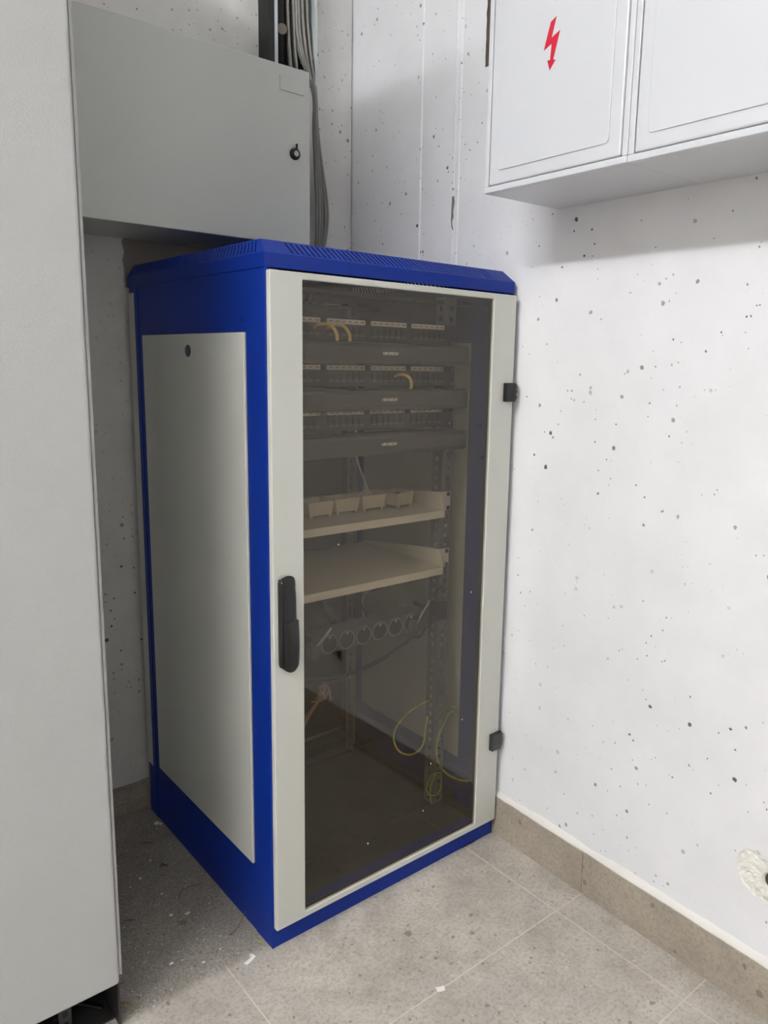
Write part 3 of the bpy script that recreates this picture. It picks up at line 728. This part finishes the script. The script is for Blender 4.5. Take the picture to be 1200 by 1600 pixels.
for k in range(NCAB):
    random.seed(100 + k)
    f = k / (NCAB - 1)
    xt = .413 + .056 * f + random.uniform(-.004, .004); yt = .612 + (k % 3) * .008
    xm = .425 + .05 * f
    out = k % 2 == 0
    if f > .3:
        g = (f - .3) / .7; j = random.uniform(-.0015, .0015)
        off = lambda e: .485 + (e - .485) * (.12 + .88 * g) + j
        yy = .600 + .012 * ((k * 7) % 5) / 4
        pts = [(xt, yt, 2.85), (xt + .002, yt, 2.2), (xt + .004, yt - .002, 1.98), (xt + .010, yt - .006, 1.88), (off(.487) - .004 * (1 - g), yy - .006, 1.78), (off(.496), yy, 1.70), (off(.512), yy, 1.61), (off(.529), yy, 1.53), (off(.531), yy, 1.47), (off(.518), yy, 1.41), (off(.492), yy + .004, 1.34), (off(.470), yy + .012, 1.27)]
    else:
        pts = [(xt, yt, 2.85), (xt + .002, yt, 2.2), (xt + .008, yt, 1.9), (xt + .022, yt - .004, 1.75), (xt + .035, .604, 1.6), (xt + .035, .606, 1.45), (xt + .03, .61, 1.3), (xt + .02, .618, 1.26)]
    bm = BM(); tubem(bm, pts, (.0033, .0029, .0037)[k % 3], 8, 7)
    lb = 'grey cable running down behind the enclosure, in the bulging outer bundle' if f > .3 else 'grey cable running straight down inside the tray behind the enclosure'
    tag(mkobj('network_cable', bm, 'cable', smooth=True), lb, 'cable', 'grey cables bulging past the enclosure' if f > .3 else 'grey cables inside the tray')

# ------------------------------------------------------------------ white distribution boxes on the right wall
bolt = [(-.265, 1.679), (-.253, 1.674), (-.240, 1.634), (-.257, 1.640), (-.255, 1.616), (-.249, 1.616), (-.255, 1.600), (-.267, 1.613), (-.262, 1.615), (-.274, 1.656), (-.256, 1.649)]
def dbox(y0, y1, zb, zt, label, sym, dz):
    t = onwall(empty('distribution_box')); tag(t, label, 'distribution box', 'white boxes on the right wall')
    d = .205; rim = .0105
    bm = BM(); B(bm, -d + .012, 0, y0, y1, zb, zt)
    for a in ((y0, y1, zb, zb + rim), (y0, y1, zt - rim, zt), (y0, y0 + rim, zb + rim, zt - rim), (y1 - rim, y1, zb + rim, zt - rim)): B(bm, -d, -d + .012, *a)
    mkobj('body', bm, 'white', t, .0012)
    g = .0022; a0, a1, b0, b1 = y0 + rim + g, y1 - rim - g, zb + rim - .001 + g, zt - rim - g
    dr = boxobj('door', (-d - .0008, -d + .0105, a0, a1, b0, b1), 'white', t, .003)
    # raised inner field, rounded corners
    m_ = .0225; r = .008; pts = []
    for cy, cz, s in ((a1 - m_, b1 - m_, 0), (a0 + m_, b1 - m_, 1), (a0 + m_, b0 + m_, 2), (a1 - m_, b0 + m_, 3)):
        oy = -r if s in (0, 3) else r; oz = -r if s in (0, 1) else r
        for q in range(6): an = math.pi / 2 * (s + q / 5); pts.append((cy + oy + r * math.cos(an), cz + oz + r * math.sin(an)))
    bm = BM(); prism(bm, pts, 'x', -d - .0028, -d - .0006); mkobj('raised_panel', bm, 'white', dr, .0012)
    bm = BM(); pc = [(y + sym, z + dz) for y, z in bolt]; prism(bm, pc, 'x', -d - .0033, -d - .0027)
    o = mkobj('warning_symbol', bm, 'red', dr); o['label'] = 'red lightning bolt arrow'
dbox(-.4205, -.1030, 1.4285, 2.02, 'white wall distribution box with a red lightning arrow, nearest the corner', 0, 0)
dbox(-.8300, -.4215, 1.4280, 2.02, 'white wall distribution box, the wider one cut off at the top right', -.340, .0)

# ------------------------------------------------------------------ tall grey cabinet at the left
tc = empty('tall_cabinet', (0, 0, 0)); tag(tc, 'tall light grey steel cabinet filling the left edge, raised off the floor', 'cabinet')
cxr = -.2815
boxobj('body', (-1.08, cxr - .004, .020, .52, .090, 2.115), 'tallg', tc, .002)
bm = BM(); B(bm, -1.078, cxr - .0060, -.004, .018, .0905, 2.110); mkobj('door', bm, 'tallg', tc, .006, seg=4)
bm = BM(); B(bm, cxr - .0045, cxr + .0005, .0035, .026, .101, 2.115); mkobj('edge_strip', bm, 'tallg', tc, .0012)
bm = BM(); B(bm, cxr - .007, cxr - .004, .008, .50, 0, .0898); B(bm, -1.07, -1.066, .008, .50, 0, .0898); B(bm, -1.07, cxr - .009, .496, .50, 0, .0905); mkobj('plinth', bm, 'panel', tc)
boxobj('under_shade_plate', (-1.066, cxr - .0085, .030, .495, 0, .003), 'panel', tc)  # dark sheet on the floor stands for the shade under the cabinet
bm = BM(); B(bm, -.372, -.352, .050, .053, 0, .089)
for k in range(4): B(bm, -.366, -.358, .0494, .0500, .012 + k * .02, .022 + k * .02, 1)
mkobj('support_bracket', bm, ['zincd', 'port'], tc)
bm = BM(); tubem(bm, [(-.46, .10, .004), (-.40, .07, .006), (-.34, .10, .005), (-.30, .06, .005)], .004)
tag(mkobj('floor_cable', bm, 'black', smooth=True), 'dark cable lying on the floor under the tall grey cabinet', 'cable')

# ------------------------------------------------------------------ litter on the floor
def scrap(x, y, w, h, rz, label, mat='paper', z=0.0):
    bm = BM(); R = Matrix.Rotation(rz, 3, 'Z'); N = 5
    rows = []
    for i in range(N):
        row = []
        for j in range(3):
            u, v = i / (N - 1) - .5, j / 2 - .5; p = R @ Vector((u * w, v * h, 0)); row.append(bm.verts.new((x + p.x, y + p.y, z + .0006 + .0016 * (u * 2) ** 2)))
        rows.append(row)
    for i in range(N - 1):
        for j in range(2): bm.faces.new((rows[i][j], rows[i + 1][j], rows[i + 1][j + 1], rows[i][j + 1]))
    o = mkobj('paper_scrap', bm, mat); m = o.modifiers.new('t', 'SOLIDIFY'); m.thickness = .0003
    tag(o, label, 'scrap', 'paper scraps on the floor')
scrap(-.048, .001, .026, .008, .35, 'white paper scrap on the floor beside the front corner of blue rack')
scrap(.186, -.277, .016, .011, -.4, 'small square white paper scrap on the open tiled floor near a joint')
def stem(pts, label, mat='twig', r=.0011):
    bm = BM(); tubem(bm, pts, lambda t: r * (1 - .5 * t), 6)
    tag(mkobj('dry_stem', bm, mat, smooth=True), label, 'stem', 'dry stems on the floor')
h = .002
stem([(-.082, .247, h), (-.069, .258, h + .006), (-.050, .256, h + .008), (-.030, .253, h + .004)], 'curved brown dry stem on the rough floor strip left of the blue rack')
stem([(-.192, .252, h), (-.173, .240, h)], 'short dark stem on the floor close to the tall grey cabinet')
stem([(-.072, .478, h), (-.060, .470, h + .002), (-.050, .462, h)], 'thin dark stem far back on the floor between the two cabinets')
stem([(-.194, .194, h), (-.198, .180, h + .004), (-.207, .165, h)], 'pale straw on the floor beside the tall grey cabinet', 'grass', .0009)
stem([(-.049, .084, h), (-.029, .086, h + .006), (-.004, .100, h + .022)], 'pale brown stem leaning against the front of rack left side', 'twig', .0008)
stem([(-.272, .059, h), (-.259, .043, h + .003), (-.248, .032, h)], 'greenish straw by the foot of tall grey cabinet, the farther of two', 'grass', .0012)
stem([(-.272, .047, h), (-.262, .030, h + .003), (-.254, .014, h)], 'greenish straw by the foot of tall grey cabinet, the nearer of two', 'grass', .0012)
stem([(-.010, .056, h), (-.013, .035, h + .002), (-.006, .014, h)], 'yellow green strand at the front bottom corner of blue rack', 'gy', .0012)
bm = BM()
for a in range(4): tubem(bm, [(-.072 + .003 * a, .370, h), (-.066 + .002 * a, .374 - .004 * a, h + .004), (-.058, .362 + .002 * a, h)], .0009, 5, 4)
tag(mkobj('lint', bm, 'dgrey'), 'dark blue grey lint on the rough floor strip left of rack', 'lint')
random.seed(3); bm = BM()
big = [(-.114, .21, .005), (-.086, .194, .005), (-.078, .063, .003), (-.165, .087, .004), (-.013, .536, .006), (-.007, .527, .005), (-.12, .36, .004), (-.147, .346, .003), (-.04, .011, .004), (-.117, .052, .003), (-.08, .406, .003), (-.103, .284, .003)]
for k in range(260):
    x = random.uniform(-.27, -.003); y = random.uniform(.01, .60)
    big.append((x, y, random.uniform(.0006, .0018)))
for k in range(60): big.append((random.uniform(-.1, .58), random.uniform(-.6, -.02), random.uniform(.0005, .0012)))
for x, y, r in big:
    q = bmesh.ops.create_icosphere(bm, subdivisions=1, radius=r)
    s = Vector((random.uniform(.7, 1.3), random.uniform(.6, 1.1), random.uniform(.35, .6)))
    for v in q['verts']: v.co = Vector((v.co.x * s.x + x, v.co.y * s.y + y, v.co.z * s.z + r * .3))
tag(mkobj('plaster_crumbs', bm, 'crumb'), 'small white crumbs of plaster scattered on the floor beside the blue rack', 'crumbs', kind='stuff')
